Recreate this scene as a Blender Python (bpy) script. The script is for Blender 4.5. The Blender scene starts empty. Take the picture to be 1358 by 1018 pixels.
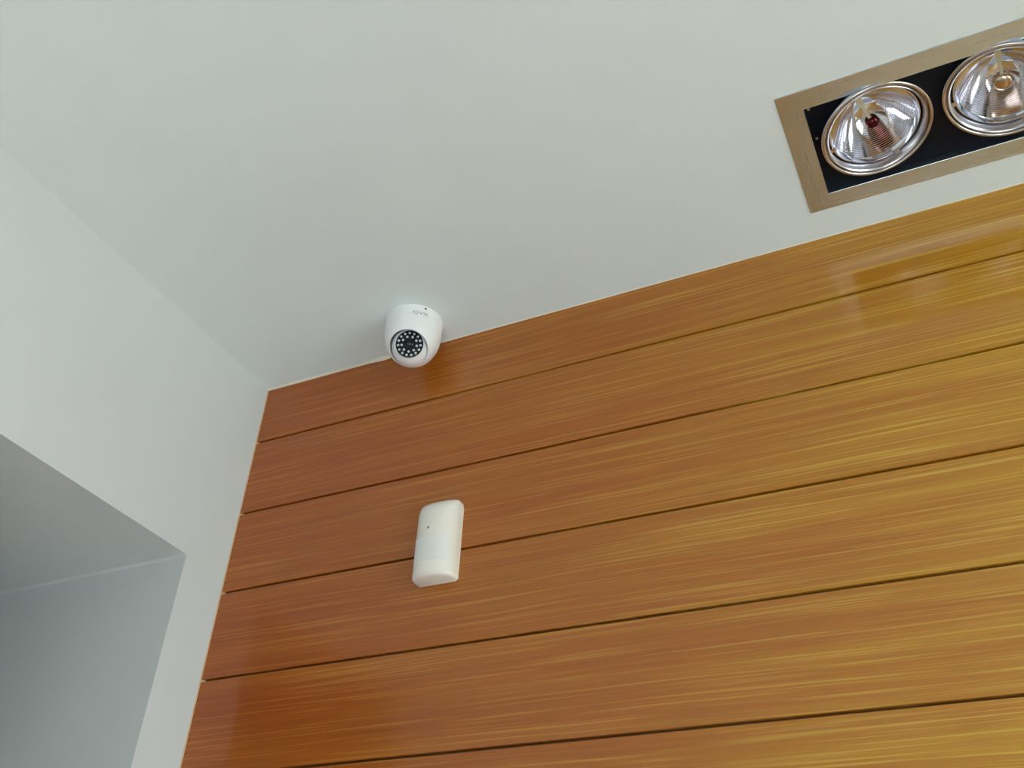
import bpy, bmesh, math, random
from mathutils import Vector, Matrix

# ------------------------------------------------------------------ camera, light, exposure
S = 0.13 / 0.15                     # survey unit -> metres
CEIL = 2.6                          # ceiling height
def U(x, y, z):                     # survey point (corner of ceiling, left wall and timber wall = origin)
    return Vector((x * S, y * S, CEIL + z * S))

sc = bpy.context.scene
COL = sc.collection
F_PX = 1324.97
RIGHT = Vector((0.9009967, 0.4315374, 0.0445017))
DOWN = Vector((-0.2243298, 0.5512451, -0.8036199))
FWD = Vector((-0.3713234, 0.7140758, 0.5934768))
CAM = U(1.1405948, -1.1791739, -1.1132697)
cam = bpy.data.cameras.new('camera'); cam_o = bpy.data.objects.new('camera', cam); COL.objects.link(cam_o)
cam.sensor_width = 36.0; cam.sensor_fit = 'HORIZONTAL'; cam.lens = F_PX * 36.0 / 1358.0
cam.clip_start = 0.02
m = Matrix((RIGHT, -DOWN, -FWD)).transposed().to_4x4(); m.translation = CAM
cam_o.matrix_world = m
sc.camera = cam_o

sc.view_settings.view_transform = 'Standard'; sc.view_settings.look = 'None'
sc.view_settings.gamma = 1.0; sc.view_settings.use_curve_mapping = False
sc.view_settings.exposure = -0.06

SKY = 9.0
world = bpy.data.worlds.new('daylight'); sc.world = world; world.use_nodes = True
wn = world.node_tree.nodes; wl = world.node_tree.links
bg = wn['Background']; bg.inputs[1].default_value = SKY
tc = wn.new('ShaderNodeTexCoord'); sep = wn.new('ShaderNodeSeparateXYZ'); rp = wn.new('ShaderNodeValToRGB')
mp = wn.new('ShaderNodeMapRange'); mp.inputs[1].default_value = -1; mp.inputs[2].default_value = 1
wl.new(tc.outputs['Generated'], sep.inputs[0]); wl.new(sep.outputs[2], mp.inputs[0]); wl.new(mp.outputs[0], rp.inputs[0])
wl.new(rp.outputs[0], bg.inputs[0])
e = rp.color_ramp.elements
e[0].position = 0.47; e[0].color = (0.62, 0.72, 0.66, 1)      # sunlit paving outside
e[1].position = 0.53; e[1].color = (0.70, 0.84, 0.86, 1)       # bright overcast sky

RX = 2.9; FY = -3.6                 # right wall x, front wall y
WIN = (-2.0, -0.25, 0.95, 2.35)     # shop window in the right wall: y0, y1, z0, z1
sl = bpy.data.lights.new('sun', 'SUN'); sl.energy = 42.0; sl.angle = math.radians(0.6); sl.color = (1.0, 0.99, 0.96)
slo = bpy.data.objects.new('sun', sl); COL.objects.link(slo); slo.location = (6, 3, 5)
SUN_EL, SUN_DIR = math.radians(40), Vector((-0.82, -0.57, 0)).normalized()
slo.rotation_euler = (SUN_DIR * math.cos(SUN_EL) + Vector((0, 0, -math.sin(SUN_EL)))).to_track_quat('-Z', 'Y').to_euler()
pl = bpy.data.lights.new('window_portal', 'AREA'); pl.shape = 'RECTANGLE'
pl.size = WIN[3] - WIN[2]; pl.size_y = WIN[1] - WIN[0]
pl.cycles.is_portal = True
plo = bpy.data.objects.new('window_portal', pl); COL.objects.link(plo)
plo.location = (RX + 0.12, (WIN[0] + WIN[1]) / 2, (WIN[2] + WIN[3]) / 2)
plo.rotation_euler = (0, math.radians(90), 0)

# ------------------------------------------------------------------ materials
def srgb(r, g, b):
    f = lambda c: (c / 255 / 12.92) if c / 255 <= 0.04045 else ((c / 255 + 0.055) / 1.055) ** 2.4
    return (f(r), f(g), f(b), 1)

def mat(name, col, rough=0.5, metal=0.0, spec=0.5, coat=0.0, coat_rough=0.1):
    ma = bpy.data.materials.new(name); ma.use_nodes = True
    b = ma.node_tree.nodes['Principled BSDF']
    b.inputs['Base Color'].default_value = col; b.inputs['Roughness'].default_value = rough
    b.inputs['Metallic'].default_value = metal; b.inputs['Specular IOR Level'].default_value = spec
    b.inputs['Coat Weight'].default_value = coat; b.inputs['Coat Roughness'].default_value = coat_rough
    return ma, ma.node_tree.nodes, ma.node_tree.links, b

def noise(n, l, vec, scale, detail=3.0, rough=0.55):
    mpn = n.new('ShaderNodeMapping'); mpn.inputs['Scale'].default_value = scale
    l.new(vec, mpn.inputs['Vector'])
    t = n.new('ShaderNodeTexNoise'); t.inputs['Scale'].default_value = 1.0
    t.inputs['Detail'].default_value = detail; t.inputs['Roughness'].default_value = rough
    l.new(mpn.outputs[0], t.inputs['Vector'])
    return t.outputs['Fac']

def ramp(n, l, fac, stops):
    r = n.new('ShaderNodeValToRGB'); el = r.color_ramp.elements
    while len(el) < len(stops): el.new(0.5)
    for q, (pos, c) in zip(el, stops): q.position = pos; q.color = c
    l.new(fac, r.inputs[0]); return r.outputs[0]

def mixc(n, l, mode, fac, a, b):
    x = n.new('ShaderNodeMix'); x.data_type = 'RGBA'; x.blend_type = mode
    for sock, v in ((x.inputs['Factor'], fac), (x.inputs['A'], a), (x.inputs['B'], b)):
        pass
    fs = x.inputs[0]; asock = x.inputs[6]; bsock = x.inputs[7]
    for sock, v in ((fs, fac), (asock, a), (bsock, b)):
        if isinstance(v, (float, int, tuple)): sock.default_value = v
        else: l.new(v, sock)
    return x.outputs[2]

def paint(name, col):
    ma, n, l, b = mat(name, col, 0.75, spec=0.25)
    g = n.new('ShaderNodeNewGeometry')
    f = noise(n, l, g.outputs['Position'], (5, 5, 5), 4)
    c = ramp(n, l, f, [(0.3, tuple(x * 0.97 for x in col[:3]) + (1,)), (0.7, col)])
    l.new(c, b.inputs['Base Color'])
    f2 = noise(n, l, g.outputs['Position'], (420, 420, 420), 2)
    bp = n.new('ShaderNodeBump'); bp.inputs['Strength'].default_value = 0.06; bp.inputs['Distance'].default_value = 0.001
    l.new(f2, bp.inputs['Height']); l.new(bp.outputs[0], b.inputs['Normal'])
    return ma

M = {}
M['wall_paint'] = paint('wall_paint', (0.725, 0.74, 0.76, 1))
M['ceiling_paint'] = paint('ceiling_paint', (0.81, 0.855, 0.875, 1))
M['edge_filler'] = paint('edge_filler', srgb(206, 172, 134))
M['caulk'] = paint('caulk', srgb(236, 226, 208))

def wood_mat():
    ma, n, l, b = mat('oak_veneer', srgb(170, 105, 45), 0.42, spec=0.2, coat=0.95, coat_rough=0.15)
    t = n.new('ShaderNodeTexCoord'); oi = n.new('ShaderNodeObjectInfo')
    off = n.new('ShaderNodeCombineXYZ')
    k = n.new('ShaderNodeMath'); k.operation = 'MULTIPLY'; k.inputs[1].default_value = 37.0
    l.new(oi.outputs['Random'], k.inputs[0]); l.new(k.outputs[0], off.inputs[0]); l.new(k.outputs[0], off.inputs[2])
    add = n.new('ShaderNodeVectorMath'); add.operation = 'ADD'
    l.new(t.outputs['Object'], add.inputs[0]); l.new(off.outputs[0], add.inputs[1])
    v0 = add.outputs[0]
    # slow wander of the grain across the board
    w = noise(n, l, v0, (1.6, 1, 9), 2)
    wm = n.new('ShaderNodeMath'); wm.operation = 'MULTIPLY_ADD'; wm.inputs[1].default_value = 0.014; wm.inputs[2].default_value = -0.007
    l.new(w, wm.inputs[0])
    wv = n.new('ShaderNodeCombineXYZ'); l.new(wm.outputs[0], wv.inputs[2])
    add2 = n.new('ShaderNodeVectorMath'); add2.operation = 'ADD'
    l.new(v0, add2.inputs[0]); l.new(wv.outputs[0], add2.inputs[1]); v = add2.outputs[0]
    bands = noise(n, l, v, (1.3, 1, 55), 4)
    fibre = noise(n, l, v, (10.0, 1, 560), 4, 0.7)
    streak = noise(n, l, v, (3.6, 1, 400), 3, 0.5)
    dark = noise(n, l, v, (3.0, 1, 180), 3, 0.5)
    base = ramp(n, l, bands, [(0.30, srgb(170, 95, 28)), (0.5, srgb(178, 107, 32)), (0.72, srgb(186, 120, 38))])
    fc = ramp(n, l, fibre, [(0.25, (0.82, 0.80, 0.74, 1)), (0.75, (1.14, 1.16, 1.18, 1))])
    c1 = mixc(n, l, 'MULTIPLY', 0.8, base, fc)
    sm = ramp(n, l, streak, [(0.52, (0, 0, 0, 1)), (0.66, (1, 1, 1, 1))])
    c2 = mixc(n, l, 'MIX', sm, c1, mixc(n, l, 'MIX', 0.46, c1, srgb(226, 176, 100)))
    dm = ramp(n, l, dark, [(0.60, (0, 0, 0, 1)), (0.74, (1, 1, 1, 1))])
    c3 = mixc(n, l, 'MIX', dm, c2, mixc(n, l, 'MIX', 0.25, c2, srgb(110, 55, 20)))
    # light shift painted along the planks: darker and redder left, brighter and yellower right
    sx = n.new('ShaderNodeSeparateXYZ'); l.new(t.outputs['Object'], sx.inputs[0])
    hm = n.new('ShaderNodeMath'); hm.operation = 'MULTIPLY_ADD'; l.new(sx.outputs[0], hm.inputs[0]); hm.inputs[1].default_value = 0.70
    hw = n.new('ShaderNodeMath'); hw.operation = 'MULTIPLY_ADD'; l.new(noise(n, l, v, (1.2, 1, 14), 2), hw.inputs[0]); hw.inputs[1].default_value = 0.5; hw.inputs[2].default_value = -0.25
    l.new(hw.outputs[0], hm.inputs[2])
    light_tint = ramp(n, l, hm.outputs[0], [(0.06, (0.84, 0.54, 0.19, 1)), (0.44, (0.88, 0.77, 0.34, 1)), (0.75, (1.06, 1.36, 0.72, 1))])
    c3 = mixc(n, l, 'MULTIPLY', 1.0, c3, light_tint)
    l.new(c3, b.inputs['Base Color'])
    bp = n.new('ShaderNodeBump'); bp.inputs['Strength'].default_value = 0.10; bp.inputs['Distance'].default_value = 0.0006
    l.new(fibre, bp.inputs['Height']); l.new(bp.outputs[0], b.inputs['Normal'])
    return ma
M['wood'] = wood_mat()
M['groove'] = mat('groove_board', srgb(112, 66, 26), 0.7)[0]

def brushed(name, axis):
    ma, n, l, b = mat(name, srgb(200, 212, 222), 0.27, metal=1.0)
    b.inputs['Anisotropic'].default_value = 0.4
    tg = n.new('ShaderNodeCombineXYZ'); tg.inputs[1].default_value = 1.0; l.new(tg.outputs[0], b.inputs['Tangent'])
    g = n.new('ShaderNodeNewGeometry')
    sc_ = (6, 900, 6) if axis == 'x' else (900, 6, 6)
    f = noise(n, l, g.outputs['Position'], sc_, 3)
    c = ramp(n, l, f, [(0.3, srgb(196, 207, 216)), (0.7, srgb(206, 217, 226))]); l.new(c, b.inputs['Base Color'])
    r = ramp(n, l, f, [(0.3, (0.21,) * 3 + (1,)), (0.7, (0.28,) * 3 + (1,))]); l.new(r, b.inputs['Roughness'])
    bp = n.new('ShaderNodeBump'); bp.inputs['Strength'].default_value = 0.03; bp.inputs['Distance'].default_value = 0.0004
    l.new(f, bp.inputs['Height']); l.new(bp.outputs[0], b.inputs['Normal'])
    return ma
M['nickel_x'] = brushed('brushed_nickel_lengthwise', 'x')
M['nickel_y'] = brushed('brushed_nickel_crosswise', 'y')
M['ring'] = mat('satin_nickel', srgb(204, 198, 200), 0.27, metal=1.0)[0]
M['mirror'] = mat('lamp_reflector', srgb(226, 228, 240), 0.07, metal=1.0)[0]
M['cap'] = mat('lamp_cap_metal', srgb(206, 186, 168), 0.22, metal=1.0)[0]
M['cap_red_reflection'] = mat('lamp_cap_red_reflection', srgb(88, 40, 46), 0.18, metal=1.0)[0]  # bare metal too; its dark red reflection is put into the colour
M['strut'] = mat('lamp_strut', srgb(214, 218, 210), 0.35, metal=0.55)[0]
M['steel'] = mat('steel_screw', srgb(200, 200, 200), 0.3, metal=1.0)[0]
M['black'] = mat('black_enamel', srgb(12, 15, 26), 0.6, spec=0.2)[0]
M['white_plastic'] = mat('white_plastic', srgb(250, 248, 252), 0.32, spec=0.5)[0]
M['cream_plastic'] = mat('cream_plastic', srgb(244, 236, 228), 0.15, spec=0.5)[0]
M['lens_plastic'] = mat('milky_lens', srgb(236, 232, 229), 0.40, spec=0.5)[0]
M['face'] = mat('dark_face_plate', srgb(28, 32, 42), 0.25)[0]
M['led'] = mat('clear_led', srgb(216, 220, 224), 0.15, spec=0.8)[0]
M['glass_black'] = mat('black_lens_glass', srgb(14, 16, 22), 0.04, spec=1.0)[0]
M['print'] = mat('grey_print', srgb(142, 150, 158), 0.5)[0]
M['slot'] = mat('dark_slot', srgb(50, 54, 60), 0.5)[0]
M['floor'] = paint('floor_tile', (0.605, 0.64, 0.63, 1))
M['front_paint'] = paint('front_wall_paint', (0.26, 0.27, 0.27, 1))
M['recess_back_dark'] = mat('added_dark_back', srgb(44, 28, 20), 0.5)[0]
M['recess_floor_dark'] = mat('added_dark_floor', srgb(60, 58, 56), 0.9)[0]
M['alu'] = mat('window_aluminium', srgb(90, 92, 96), 0.4, metal=0.8)[0]

def pane_mat():
    ma = bpy.data.materials.new('window_glass'); ma.use_nodes = True
    n = ma.node_tree.nodes; l = ma.node_tree.links; n.clear()
    o = n.new('ShaderNodeOutputMaterial'); tr = n.new('ShaderNodeBsdfTransparent'); gl = n.new('ShaderNodeBsdfGlossy')
    gl.inputs['Roughness'].default_value = 0.02; mx = n.new('ShaderNodeMixShader'); mx.inputs[0].default_value = 0.06
    l.new(tr.outputs[0], mx.inputs[1]); l.new(gl.outputs[0], mx.inputs[2]); l.new(mx.outputs[0], o.inputs[0])
    return ma
M['pane'] = pane_mat()

# ------------------------------------------------------------------ mesh helpers
def add_box(bm, a, b, mi=0):
    x0, y0, z0 = a; x1, y1, z1 = b
    vs = [bm.verts.new(v) for v in ((x0, y0, z0), (x1, y0, z0), (x1, y1, z0), (x0, y1, z0), (x0, y0, z1), (x1, y0, z1), (x1, y1, z1), (x0, y1, z1))]
    for f in ((0, 3, 2, 1), (4, 5, 6, 7), (0, 1, 5, 4), (1, 2, 6, 5), (2, 3, 7, 6), (3, 0, 4, 7)):
        bm.faces.new([vs[i] for i in f]).material_index = mi
    return vs

def obj(name, bm, mats, parent=None, smooth=None, bevel=0.0):
    if bevel:
        bmesh.ops.bevel(bm, geom=list(bm.edges), offset=bevel, segments=2, affect='EDGES', profile=0.5)
    bmesh.ops.recalc_face_normals(bm, faces=list(bm.faces))
    me = bpy.data.meshes.new(name); bm.to_mesh(me); bm.free()
    return link(name, me, mats, parent, smooth)

def link(name, me, mats, parent=None, smooth=None):
    if not isinstance(mats, (list, tuple)): mats = [mats]
    for q in mats: me.materials.append(q)
    if smooth is not None:
        for p in me.polygons: p.use_smooth = True
        me.set_sharp_from_angle(angle=math.radians(smooth))
    o = bpy.data.objects.new(name, me); COL.objects.link(o)
    if parent: o.parent = parent
    return o

def empty(name, loc):
    o = bpy.data.objects.new(name, None); COL.objects.link(o); o.location = loc; o.empty_display_size = 0.05
    return o

def tag(o, label=None, cat=None, group=None, kind=None):
    for k, v in (('label', label), ('category', cat), ('group', group), ('kind', kind)):
        if v: o[k] = v
    return o

def lathe(bm, prof, seg=64, basis=None, origin=Vector((0, 0, 0)), closed=False, mi=0):
    """profile of (r, w): revolve round the basis' third axis"""
    if basis is None: basis = (Vector((1, 0, 0)), Vector((0, 1, 0)), Vector((0, 0, 1)))
    a, b, c = basis; rings = []
    for r, w in prof:
        if r < 1e-7: rings.append([bm.verts.new(origin + c * w)])
        else: rings.append([bm.verts.new(origin + (a * math.cos(2 * math.pi * i / seg) + b * math.sin(2 * math.pi * i / seg)) * r + c * w) for i in range(seg)])
    pairs = list(zip(rings[:-1], rings[1:]))
    if closed: pairs.append((rings[-1], rings[0]))
    for p, q in pairs:
        for i in range(seg):
            j = (i + 1) % seg
            vs = [p[i % len(p)], p[j % len(p)], q[j % len(q)], q[i % len(q)]]
            u = []
            for v in vs:
                if v not in u: u.append(v)
            if len(u) > 2: bm.faces.new(u).material_index = mi

def basis_for(n, hint=Vector((1, 0, 0))):
    c = n.normalized(); a = (hint - c * hint.dot(c)).normalized(); return (a, c.cross(a), c)

# ------------------------------------------------------------------ setting: floor, ceiling, walls
bm = bmesh.new(); add_box(bm, (-0.95, FY - 0.15, -0.1), (RX + 0.15, 0.12, 0)); tag(obj('floor', bm, M['floor']), kind='structure')

FX0, FYN, FW = 1.0451407, -0.0590362, 0.2257553      # downlight frame: left edge, edge by the timber wall, width
LAMP_L = Vector((1.1612, -0.1822, -0.006)); LAMP_R = Vector((1.3209, -0.1824, -0.006))
FX1 = LAMP_L.x + LAMP_R.x - FX0
IX0, IX1 = 1.0775, LAMP_L.x + LAMP_R.x - 1.0775
IYN, IYF = -0.0890, -0.2524                         # inner opening
# ceiling slab with the hole cut for the downlight box
hx0, hx1 = (IX0 - 0.004) * S, (IX1 + 0.004) * S; hy1, hy0 = (IYN + 0.004) * S, (IYF - 0.004) * S
bm = bmesh.new()
add_box(bm, (-0.95, FY - 0.15, CEIL), (hx0, 0.12, CEIL + 0.16)); add_box(bm, (hx1, FY - 0.15, CEIL), (RX + 0.15, 0.12, CEIL + 0.16))
add_box(bm, (hx0, FY - 0.15, CEIL), (hx1, hy0, CEIL + 0.16)); add_box(bm, (hx0, hy1, CEIL), (hx1, 0.12, CEIL + 0.16))
tag(obj('ceiling', bm, M['ceiling_paint']), kind='structure')

# left wall with the deep opening
OY0, OZ, OY1, DEEP = -0.0959 * S, CEIL - 0.396 * S, -0.50, -0.85
bm = bmesh.new()
add_box(bm, (DEEP, OY0, 0), (0, 0.12, CEIL)); add_box(bm, (DEEP, OY1, OZ), (0, OY0, CEIL))
add_box(bm, (DEEP, FY - 0.15, 0), (0, OY1, CEIL)); wl_o = tag(obj('wall_left', bm, M['wall_paint']), kind='structure')
bm = bmesh.new(); add_box(bm, (DEEP - 0.05, OY1, 0), (DEEP + 0.001, OY0, OZ)); tag(obj('added_recess_back', bm, M['recess_back_dark']), kind='structure')  # unseen dark back, added to darken the recess
bm = bmesh.new(); add_box(bm, (DEEP, OY1, 0), (0, OY0, 0.012)); tag(obj('added_recess_floor', bm, M['recess_floor_dark']), kind='structure')  # unseen dark floor sheet, added to cut the bounce into the recess
# painted-over sealant in the corner between soffit and jamb
bm = bmesh.new()
def fillet(bm, p, q, u, v, h, steps=1):
    """triangular bead from p to q, legs h along u and v"""
    u = u * h; v = v * h
    a = [bm.verts.new(x) for x in (p, p + u, p + v)]; b = [bm.verts.new(x) for x in (q, q + u, q + v)]
    bm.faces.new(a); bm.faces.new(b[::-1])
    for i in range(3): bm.faces.new((a[i], a[(i + 1) % 3], b[(i + 1) % 3], b[i]))
fillet(bm, Vector((-0.004, OY0, OZ)), Vector((DEEP, OY0, OZ)), Vector((0, -1, 0)), Vector((0, 0, -1)), 0.0035)
obj('caulk_bead', bm, M['wall_paint'], wl_o)

# right wall with shop window, front wall behind the camera
bm = bmesh.new()
add_box(bm, (RX, FY, 0), (RX + 0.15, WIN[0], CEIL)); add_box(bm, (RX, WIN[1], 0), (RX + 0.15, 0.12, CEIL))
add_box(bm, (RX, WIN[0], 0), (RX + 0.15, WIN[1], WIN[2])); add_box(bm, (RX, WIN[0], WIN[3]), (RX + 0.15, WIN[1], CEIL))
tag(obj('wall_right', bm, M['wall_paint']), kind='structure')
bm = bmesh.new(); add_box(bm, (0, FY - 0.15, 0), (RX + 0.15, FY, CEIL)); tag(obj('wall_front', bm, M['front_paint']), kind='structure')
bm = bmesh.new(); fr = 0.05
ys = [WIN[0], (WIN[0] + WIN[1]) / 2, WIN[1]]
for y in (ys[0] + fr / 2, ys[1], ys[2] - fr / 2): add_box(bm, (RX + 0.05, y - fr / 2, WIN[2]), (RX + 0.10, y + fr / 2, WIN[3]))
for z in (WIN[2] + fr / 2, WIN[3] - fr / 2): add_box(bm, (RX + 0.051, ys[0], z - fr / 2), (RX + 0.099, ys[2], z + fr / 2))
win = tag(obj('window_1', bm, M['alu']), kind='structure')
for a, b in ((ys[0], ys[1]), (ys[1], ys[2])):
    bm = bmesh.new(); add_box(bm, (RX + 0.072, a + fr / 2, WIN[2] + fr), (RX + 0.078, b - fr / 2, WIN[3] - fr)); obj('pane', bm, M['pane'], win)

# timber-panelled wall: backing board, then every plank
PITCH, FIRST, GAP, TH = 0.13, 0.12275 * S, 0.0034, 0.006
bm = bmesh.new(); add_box(bm, (0, TH, 0), (RX, 0.12, CEIL))
wb = tag(obj('wall_back', bm, M['groove']), kind='structure')
def plank_mesh(h):
    bm = bmesh.new(); add_box(bm, (0, 0, -h), (RX, TH, 0))
    ed = [e_ for e_ in bm.edges if all(v.co.y < 1e-6 for v in e_.verts) and abs(e_.verts[0].co.x - e_.verts[1].co.x) > 0.1]
    bmesh.ops.bevel(bm, geom=ed, offset=0.0007, segments=2, affect='EDGES', profile=0.5)
    bmesh.ops.recalc_face_normals(bm, faces=list(bm.faces))
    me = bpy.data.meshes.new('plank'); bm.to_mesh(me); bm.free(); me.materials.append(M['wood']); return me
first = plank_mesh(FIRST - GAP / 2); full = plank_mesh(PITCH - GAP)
z = CEIL; k = 0; planks = []
while z > 0.03:
    if k == 0: me, top, z = first, CEIL, CEIL - FIRST
    else: me, top, z = full, z - GAP / 2, z - PITCH
    if z < 0: me = plank_mesh(top)
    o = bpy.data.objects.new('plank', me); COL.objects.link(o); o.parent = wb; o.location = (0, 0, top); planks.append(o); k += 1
# sealant along the corner and the first stretch of the ceiling edge
bm = bmesh.new()
fillet(bm, Vector((0, 0.0045, 0)), Vector((0, 0.0045, CEIL)), Vector((1, 0, 0)), Vector((0, -1, 0)), 0.0058)
obj('caulk_bead', bm, M['edge_filler'], wb)
bm = bmesh.new()
xe = 0.268 * S
P = [(0.0, 0.0030), (xe - 0.03, 0.0034), (xe - 0.008, 0.0052), (xe + 0.004, 0.0046), (xe + 0.02, 0.0016), (0.9, 0.0012), (RX, 0.0012)]
rows = []
for x, h in P: rows.append([bm.verts.new((x, 0.0004, CEIL)), bm.verts.new((x, -h, CEIL - 0.0002)), bm.verts.new((x, -0.0004, CEIL - h))])
for a, b in zip(rows[:-1], rows[1:]):
    for i in range(3): bm.faces.new((a[i], a[(i + 1) % 3], b[(i + 1) % 3], b[i]))
obj('caulk_bead', bm, M['caulk'], wb)

# ------------------------------------------------------------------ recessed twin downlight
dl = tag(empty('recessed_downlight', U(1.2405, -0.172, 0)), 'twin recessed downlight with brushed nickel frame in the grey ceiling', 'ceiling light')
O = dl.location
def L(x, y, z): return U(x, y, z) - O                # point in the downlight's own space
# frame: four mitred bars in one plate
bm = bmesh.new()
zo, zt = -0.0014, 0.0
out = [(FX0, FYN - FW), (FX1, FYN - FW), (FX1, FYN), (FX0, FYN)]; inn = [(IX0, IYF), (IX1, IYF), (IX1, IYN), (IX0, IYN)]
def ring_v(c, zz, d=0.0):
    cx = sum(p[0] for p in c) / 4; cy = sum(p[1] for p in c) / 4
    return [bm.verts.new(L(x + (d if x < cx else -d), y + (d if y < cy else -d), zz)) for x, y in c]
rs = [ring_v(out, zt), ring_v(out, zo * 0.7), ring_v(out, zo, 0.0004), ring_v(inn, zo, -0.0004), ring_v(inn, zo * 0.7), ring_v(inn, 0.010)]
for a, b in zip(rs[:-1], rs[1:]):
    for i in range(4):
        j = (i + 1) % 4
        bm.faces.new((a[i], a[j], b[j], b[i])).material_index = 0 if i in (0, 2) else 1
obj('trim_frame', bm, [M['nickel_x'], M['nickel_y']], dl)
# black housing box, open below
bm = bmesh.new()
bx = [(IX0 - 0.001, IYF - 0.001), (IX1 + 0.001, IYF - 0.001), (IX1 + 0.001, IYN + 0.001), (IX0 - 0.001, IYN + 0.001)]
lo = [bm.verts.new(L(x, y, -0.0005)) for x, y in bx]; hi = [bm.verts.new(L(x, y, 0.125)) for x, y in bx]
for i in range(4): bm.faces.new((lo[i], lo[(i + 1) % 4], hi[(i + 1) % 4], hi[i]))
bm.faces.new(hi)
# inner black plate with a round hole for each lamp, just behind the frame
def plate(bm, x0, x1, c, zz):
    seg = 48; hole = 0.0700; y0, y1 = bx[0][1], bx[2][1]
    ov, iv = [], []
    for i in range(seg):
        t = 2 * math.pi * (i + 0.5) / seg; dx, dy = math.cos(t), math.sin(t)
        s = min(((x1 - c.x) if dx > 0 else (x0 - c.x)) / dx if abs(dx) > 1e-9 else 9, ((y1 - c.y) if dy > 0 else (y0 - c.y)) / dy if abs(dy) > 1e-9 else 9)
        ov.append(bm.verts.new(L(c.x + dx * s, c.y + dy * s, zz))); iv.append(bm.verts.new(L(c.x + dx * hole, c.y + dy * hole, zz)))
    for i in range(seg):
        j = (i + 1) % seg; bm.faces.new((ov[i], ov[j], iv[j], iv[i]))
    cs = [bm.verts.new(L(x, y, zz)) for x in (x0, x1) for y in (y0, y1)]
    for v in cs:                                       # close the small corner triangles
        near = sorted(range(seg), key=lambda i: (ov[i].co - v.co).length)[:2]
        bm.faces.new((v, ov[near[0]], ov[near[1]]))
mid = (LAMP_L.x + LAMP_R.x) / 2
plate(bm, bx[0][0], mid, Vector((LAMP_L.x, -0.1715, 0)), 0.011); plate(bm, mid, bx[1][0], Vector((LAMP_R.x, -0.1715, 0)), 0.011)
hb = obj('housing_box', bm, M['black'], dl)
for sx, sy in ((1.083, -0.241), (1.083, -0.187)):
    bm = bmesh.new(); lathe(bm, [(0, -0.0012), (0.0014, -0.0010), (0.0018, 0)], 12, basis_for(Vector((0, 0, 1))), L(sx, sy, 0.0108)); obj('screw', bm, M['steel'], hb, 40)

def lamp(c, n, capm, cap_r, brk):
    n = Vector(n).normalized(); B = basis_for(n); c0 = U(*c) - O
    R = 0.0656
    bm = bmesh.new()
    lathe(bm, [(0.0560, -0.030), (0.0590, -0.0150), (0.0605, -0.0065), (0.0648, -0.0050), (0.0656, -0.0030), (0.0654, -0.0008), (0.0644, 0.0004), (0.0630, 0.0008), (0.0617, 0.0002), (0.0611, -0.0014),
               (0.0606, -0.0045), (0.0601, -0.0045), (0.0596, -0.0012), (0.0585, -0.0003), (0.0572, -0.0012), (0.0560, -0.0040), (0.0552, -0.0100), (0.0545, -0.0160), (0.0540, -0.030)], 96, B, c0, closed=True)
    g = obj('gimbal_ring', bm, M['ring'], dl, 45)
    rim = 0.0515; w0 = -0.0105
    bm = bmesh.new()                                   # rim of the lamp, then the stepped mirror bowl
    prof = [(0.0542, w0 - 0.012), (0.0540, w0 - 0.001), (0.0532, w0 + 0.0008), (0.0520, w0 + 0.0008), (rim, w0 - 0.0006)]
    steps = 26
    for i in range(1, steps + 1):
        f = i / steps; r = rim - 0.0008 - (rim - 0.010) * f; d = 0.0375 * (1 - (r / rim) ** 2)
        prof.append((r, w0 - 0.001 - d)); 
        if i < steps: prof.append((r - 0.0006, w0 - 0.001 - d - 0.00012))
    prof.append((0, w0 - 0.0395))
    lathe(bm, prof, 72, B, c0)
    obj('reflector', bm, M['mirror'], g, 16)
    wc = w0 - 0.004
    bm = bmesh.new()
    lathe(bm, [(0, wc + 0.0025), (cap_r * 0.5, wc + 0.0019), (cap_r * 0.85, wc + 0.0004), (cap_r, wc - 0.003), (cap_r * 0.9, wc - 0.010), (cap_r * 0.55, wc - 0.013), (0, wc - 0.013)], 32, B, c0)
    obj('bulb_cap', bm, capm, g, 50)
    # strut from the rim to the cap
    d3 = Vector(brk); d3 = (d3 - n * d3.dot(n)).normalized(); s3 = n.cross(d3)
    bm = bmesh.new()
    for (r0, r1, hw, wa, wb_) in ((cap_r * 0.8, 0.030, 0.0020, wc - 0.003, wc - 0.001), (0.030, 0.0525, 0.0034, wc - 0.002, w0 + 0.0014)):
        vs = []
        for r, w in ((r0, wa), (r1, wb_)):
            for sgn in (-1, 1):
                for h in (0, -0.0012): vs.append(bm.verts.new(c0 + d3 * r + s3 * hw * sgn + n * (w + h)))
        for f in ((0, 2, 3, 1), (4, 5, 7, 6), (0, 4, 6, 2), (1, 3, 7, 5), (0, 1, 5, 4), (2, 6, 7, 3)): bm.faces.new([vs[i] for i in f])
    obj('bracket', bm, M['strut'], g)
    # small spring clips that hold the lamp in the ring
    for ang in (-70, 60, 190):
        t = math.radians(ang); d = B[0] * math.cos(t) + B[1] * math.sin(t); s_ = n.cross(d)
        bm = bmesh.new(); vs = []
        for r, w in ((0.0505, w0 + 0.0016), (0.0556, w0 + 0.0030)):
            for sgn in (-1, 1):
                for h in (0, -0.0008): vs.append(bm.verts.new(c0 + d * r + s_ * 0.003 * sgn + n * (w + h)))
        for f in ((0, 2, 3, 1), (4, 5, 7, 6), (0, 4, 6, 2), (1, 3, 7, 5), (0, 1, 5, 4), (2, 6, 7, 3)): bm.faces.new([vs[i] for i in f])
        obj('spring_clip', bm, M['ring'], g)
    return g
tag(lamp(LAMP_L, (0.1573, -0.0236, -1), M['cap_red_reflection'], 0.0082, (-0.25, -1, 0)), 'left lamp with a small metal cap coloured by a dark red reflection')
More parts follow.
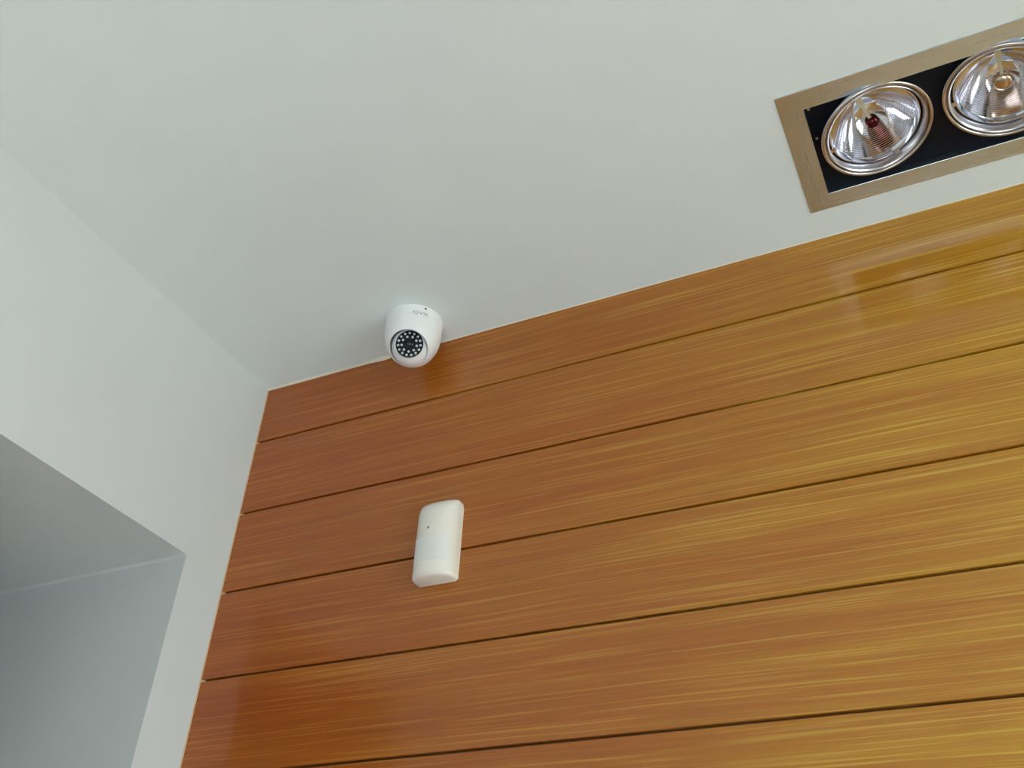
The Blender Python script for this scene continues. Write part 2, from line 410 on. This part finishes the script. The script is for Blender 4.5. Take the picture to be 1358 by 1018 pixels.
tag(lamp(LAMP_R, (-0.1386, -0.0332, -1), M['cap'], 0.0115, (-0.05, -1, 0)), 'right lamp with a larger bare metal cap')

# ------------------------------------------------------------------ dome camera on the ceiling
dc = tag(empty('dome_camera', U(0.364, -0.066, 0)), 'white dome security camera with dark round face on the ceiling by the timber wall', 'security camera')
Bz = (Vector((1, 0, 0)), Vector((0, 1, 0)), Vector((0, 0, 1)))
RB = 0.0336 * S; BC = Vector((0, 0, -0.0545 * S))              # eyeball radius and centre
RH = 0.0495 * S; ZC, ZD, EX = 0.020 * S, 0.066 * S, 2.3
def prof_r(z):                                                  # z below the ceiling, positive
    if z <= ZC: return RH * (1.0 - 0.006 * z / ZC)
    q = min(1.0, (z - ZC) / ZD); return RH * 0.994 * (1 - q ** EX) ** (1 / EX)
to_cam = (CAM - (dc.location + BC)).normalized()
aim = (to_cam * 0.95 - RIGHT * 0.15 - DOWN * 0.22).normalized()
hor = Vector((aim.x, aim.y, 0)).normalized()
opn = (hor * 0.62 + Vector((0, 0, -0.78))).normalized()
CC = BC - RIGHT * 0.0010 - DOWN * 0.0040           # the slot is wider above the ball
zs = [0.0, 0.0004, 0.0030, 0.0034, 0.0038] + [0.0038 + (ZC - 0.0038) * i / 5 for i in range(1, 6)] + [ZC + ZD * math.sin(math.pi / 2 * i / 22) for i in range(1, 23)]
prof = [(0, 0)]
for z in zs:
    r = prof_r(z)
    if abs(z - 0.0034) < 1e-6: r -= 0.0005
    if z == 0.0: r -= 0.0004
    if z <= 0.0031: r += 0.0004
    prof.append((max(r, 0), -z))
prof[-1] = (0, prof[-1][1])
bm = bmesh.new(); lathe(bm, prof, 96, Bz)
hs = obj('housing', bm, M['white_plastic'], dc)
bm = bmesh.new(); RC = RB + 0.0002                              # cutter: round-ended cylinder along the opening axis
cp = [(0, -RC)] + [(RC * math.cos(math.radians(a)), RC * math.sin(math.radians(a))) for a in range(-80, 1, 8)] + [(RC * 1.0, 0.012), (RC * 0.96, 0.024), (RC * 0.95, 0.09), (0, 0.09)]
lathe(bm, cp, 96, basis_for(opn), CC)
ct = obj('cutter', bm, M['white_plastic'], dc)
md = hs.modifiers.new('cut', 'BOOLEAN'); md.operation = 'DIFFERENCE'; md.solver = 'EXACT'; md.object = ct
dg = bpy.context.evaluated_depsgraph_get(); dg.update()
me = bpy.data.meshes.new_from_object(hs.evaluated_get(dg)); hs.modifiers.clear(); old = hs.data; hs.data = me; me.name = 'housing'
bpy.data.meshes.remove(old); cme = ct.data; bpy.data.objects.remove(ct); bpy.data.meshes.remove(cme)
for p in me.polygons: p.use_smooth = True
me.set_sharp_from_angle(angle=math.radians(32))
# eyeball with flat face
FR = 0.0240 * S; FD = math.sqrt(RB ** 2 - FR ** 2)
Ba = basis_for(aim, Vector((0, 0, 1)))
a0 = math.degrees(math.asin(FD / RB))
bm = bmesh.new()
lathe(bm, [(0, -RB)] + [(RB * math.cos(math.radians(a)), RB * math.sin(math.radians(a))) for a in [-80 + i * (a0 - 3 + 80) / 20 for i in range(21)]] + [(FR + 0.0006, FD + 0.0004), (FR, FD), (FR - 0.0002, FD - 0.0016), (0, FD - 0.0016)], 72, Ba, BC)
eb = obj('eyeball', bm, M['white_plastic'], dc, 40)
bm = bmesh.new()
lathe(bm, [(FR - 0.0003, FD - 0.0014), (FR - 0.0004, FD - 0.0004), (FR - 0.001, FD - 0.0002), (0.0066, FD - 0.0002), (0.0062, FD - 0.001), (0, FD - 0.001)], 64, Ba, BC)
obj('face_plate', bm, M['face'], eb, 30)
bm = bmesh.new()
lathe(bm, [(0.0060, FD - 0.0008), (0.0058, FD + 0.0012), (0.0050, FD + 0.0016), (0.0042, FD + 0.0010), (0.0040, FD + 0.0018), (0.0031, FD + 0.0031), (0.0017, FD + 0.0039), (0, FD + 0.0042)], 40, Ba, BC)
obj('lens', bm, M['glass_black'], eb, 50)
def led_mesh(r):
    bm = bmesh.new(); lathe(bm, [(r, -0.0002), (r, 0.0003), (r * 0.86, 0.0009), (r * 0.5, 0.0014), (0, 0.0016)], 14, Bz)
    bmesh.ops.recalc_face_normals(bm, faces=list(bm.faces)); me = bpy.data.meshes.new('infrared_led'); bm.to_mesh(me); bm.free(); me.materials.append(M['led'])
    for p in me.polygons: p.use_smooth = True
    return me
lm = led_mesh(0.00185)
rotm = Matrix(Ba).transposed().to_4x4()
rng = random.Random(4)
for count, rr, ph in ((15, FR * 0.80, 0.0), (9, FR * 0.545, 0.3)):
    for i in range(count):
        t = 2 * math.pi * i / count + ph
        o = bpy.data.objects.new('infrared_led', lm); COL.objects.link(o); o.parent = eb
        mm = rotm.copy(); mm.translation = BC + Ba[2] * (FD - 0.0002) + (Ba[0] * math.cos(t) + Ba[1] * math.sin(t)) * rr
        o.matrix_local = mm
# grub screw in the base and the printed name
face_ang = math.atan2(to_cam.y, to_cam.x)
def on_housing(ang, z, lift):
    r = prof_r(z) + lift; return Vector((math.cos(ang) * r, math.sin(ang) * r, -z))
sa = face_ang + math.radians(18)
bm = bmesh.new(); d = Vector((math.cos(sa), math.sin(sa), 0))
lathe(bm, [(0.0016, -0.001), (0.0016, 0.0003), (0.0011, 0.0005), (0, 0.0003)], 16, basis_for(d), on_housing(sa, 0.0042, 0.0001)); obj('grub_screw', bm, M['slot'], dc, 40)
cu = bpy.data.curves.new('maker_name', 'FONT'); cu.body = 'QVIS'; cu.size = 0.0096; cu.align_x = 'CENTER'; cu.align_y = 'CENTER'; cu.resolution_u = 4
to = bpy.data.objects.new('maker_name', cu); COL.objects.link(to)
dg = bpy.context.evaluated_depsgraph_get(); dg.update()
tm = bpy.data.meshes.new_from_object(to.evaluated_get(dg)); bpy.data.objects.remove(to); bpy.data.curves.remove(cu)
bm = bmesh.new(); bm.from_mesh(tm); bpy.data.meshes.remove(tm)
bmesh.ops.subdivide_edges(bm, edges=list(bm.edges), cuts=1)
bmesh.ops.triangulate(bm, faces=list(bm.faces))
ta = face_ang + math.radians(9); tz = 0.0150
for v in bm.verts: v.co = on_housing(ta + v.co.x * 1.15 / RH, tz - v.co.y * 0.75, 0.00022)
obj('maker_name', bm, M['print'], dc)

# ------------------------------------------------------------------ motion detector on the timber wall
px0, px1, pz1, pz0 = 0.386, 0.4560, -0.3405, -0.4750
W2 = (px1 - px0) * S / 2; H = (pz1 - pz0) * S
pd = tag(empty('motion_detector', U((px0 + px1) / 2, 0, pz0)), 'white plastic motion detector mounted on the timber planks below the dome camera', 'motion sensor')
SIDE, BULGE = 0.009, 0.032
def depth(t):                                     # front depth of the case at height fraction t
    if t < 0.80: return BULGE * (0.93 + 0.07 * math.sin(math.pi * t / 0.8))
    q = (t - 0.80) / 0.20; return BULGE * (0.93 - 0.36 * q ** 1.5)
def section(t, shrink_w, shrink_d, n=28):
    """D section at height t: list of points from back left round the front to back right"""
    a = W2 - shrink_w; dmax = max(depth(t) - shrink_d, 0.002); s = min(SIDE, dmax * 0.5)
    pts = [(-a, 0.0), (-a, s)]
    for i in range(1, n):
        th = math.pi * (1 - i / n); c_, s_ = math.cos(th), math.sin(th)
        x = math.copysign(abs(c_) ** 0.90, c_); y = abs(s_) ** 0.92
        pts.append((a * x, s + (dmax - s) * y))
    pts += [(a, s), (a, 0.0)]
    return pts
lv = [(0.0, 0.0052, 0.0046), (0.006, 0.0030, 0.0022), (0.016, 0.0012, 0.0008), (0.03, 0, 0)] + [(0.03 + 0.84 * i / 16, 0, 0) for i in range(1, 17)] + \
     [(0.90, 0.0002, 0.0004), (0.93, 0.0007, 0.0010), (0.955, 0.0015, 0.0022), (0.975, 0.0027, 0.0040), (0.99, 0.0045, 0.0068), (1.0, 0.0075, 0.0105)]
bm = bmesh.new(); rows = []
for t, sw, sd in lv: rows.append([bm.verts.new((x, -y, t * H)) for x, y in section(t, sw, sd)])
for a, b in zip(rows[:-1], rows[1:]):
    for i in range(len(a) - 1): bm.faces.new((a[i], a[i + 1], b[i + 1], b[i]))
    bm.faces.new((a[-1], a[0], b[0], b[-1]))
bm.faces.new(rows[0][::-1]); bm.faces.new(rows[-1])
obj('case', bm, M['cream_plastic'], pd, 40)
def front_patch(x0, x1, t0, t1, lift, nx=24, nz=10, edge=0.0):
    """curved patch lying on the front of the case"""
    bm = bmesh.new(); grid = []
    def fy(x, t):
        sec = section(t, 0, 0, 60)
        for (xa, ya), (xb, yb) in zip(sec[1:-1], sec[2:]):
            if xa <= x <= xb: return ya + (yb - ya) * ((x - xa) / (xb - xa) if xb > xa else 0)
        return 0
    for j in range(nz + 1):
        t = t0 + (t1 - t0) * j / nz
        row = []
        for i in range(nx + 1):
            x = x0 + (x1 - x0) * i / nx
            l_ = lift if 0 < i < nx and 0 < j < nz else -0.0004
            row.append(bm.verts.new((x, -(fy(x, t) + l_), t * H)))
        grid.append(row)
    for a, b in zip(grid[:-1], grid[1:]):
        for i in range(nx): bm.faces.new((a[i], a[i + 1], b[i + 1], b[i]))
    return bm
obj('lens_window', front_patch(-W2 * 0.86, W2 * 0.86, 0.16, 0.49, 0.0007), M['lens_plastic'], pd, 40)
obj('indicator_light', front_patch(-W2 * 0.16, -W2 * 0.06, 0.565, 0.600, 0.0004, 4, 4), M['slot'], pd)
obj('top_ridge', front_patch(-W2 * 0.55, W2 * 0.55, 0.872, 0.882, 0.0007, 16, 3), M['cream_plastic'], pd, 40)
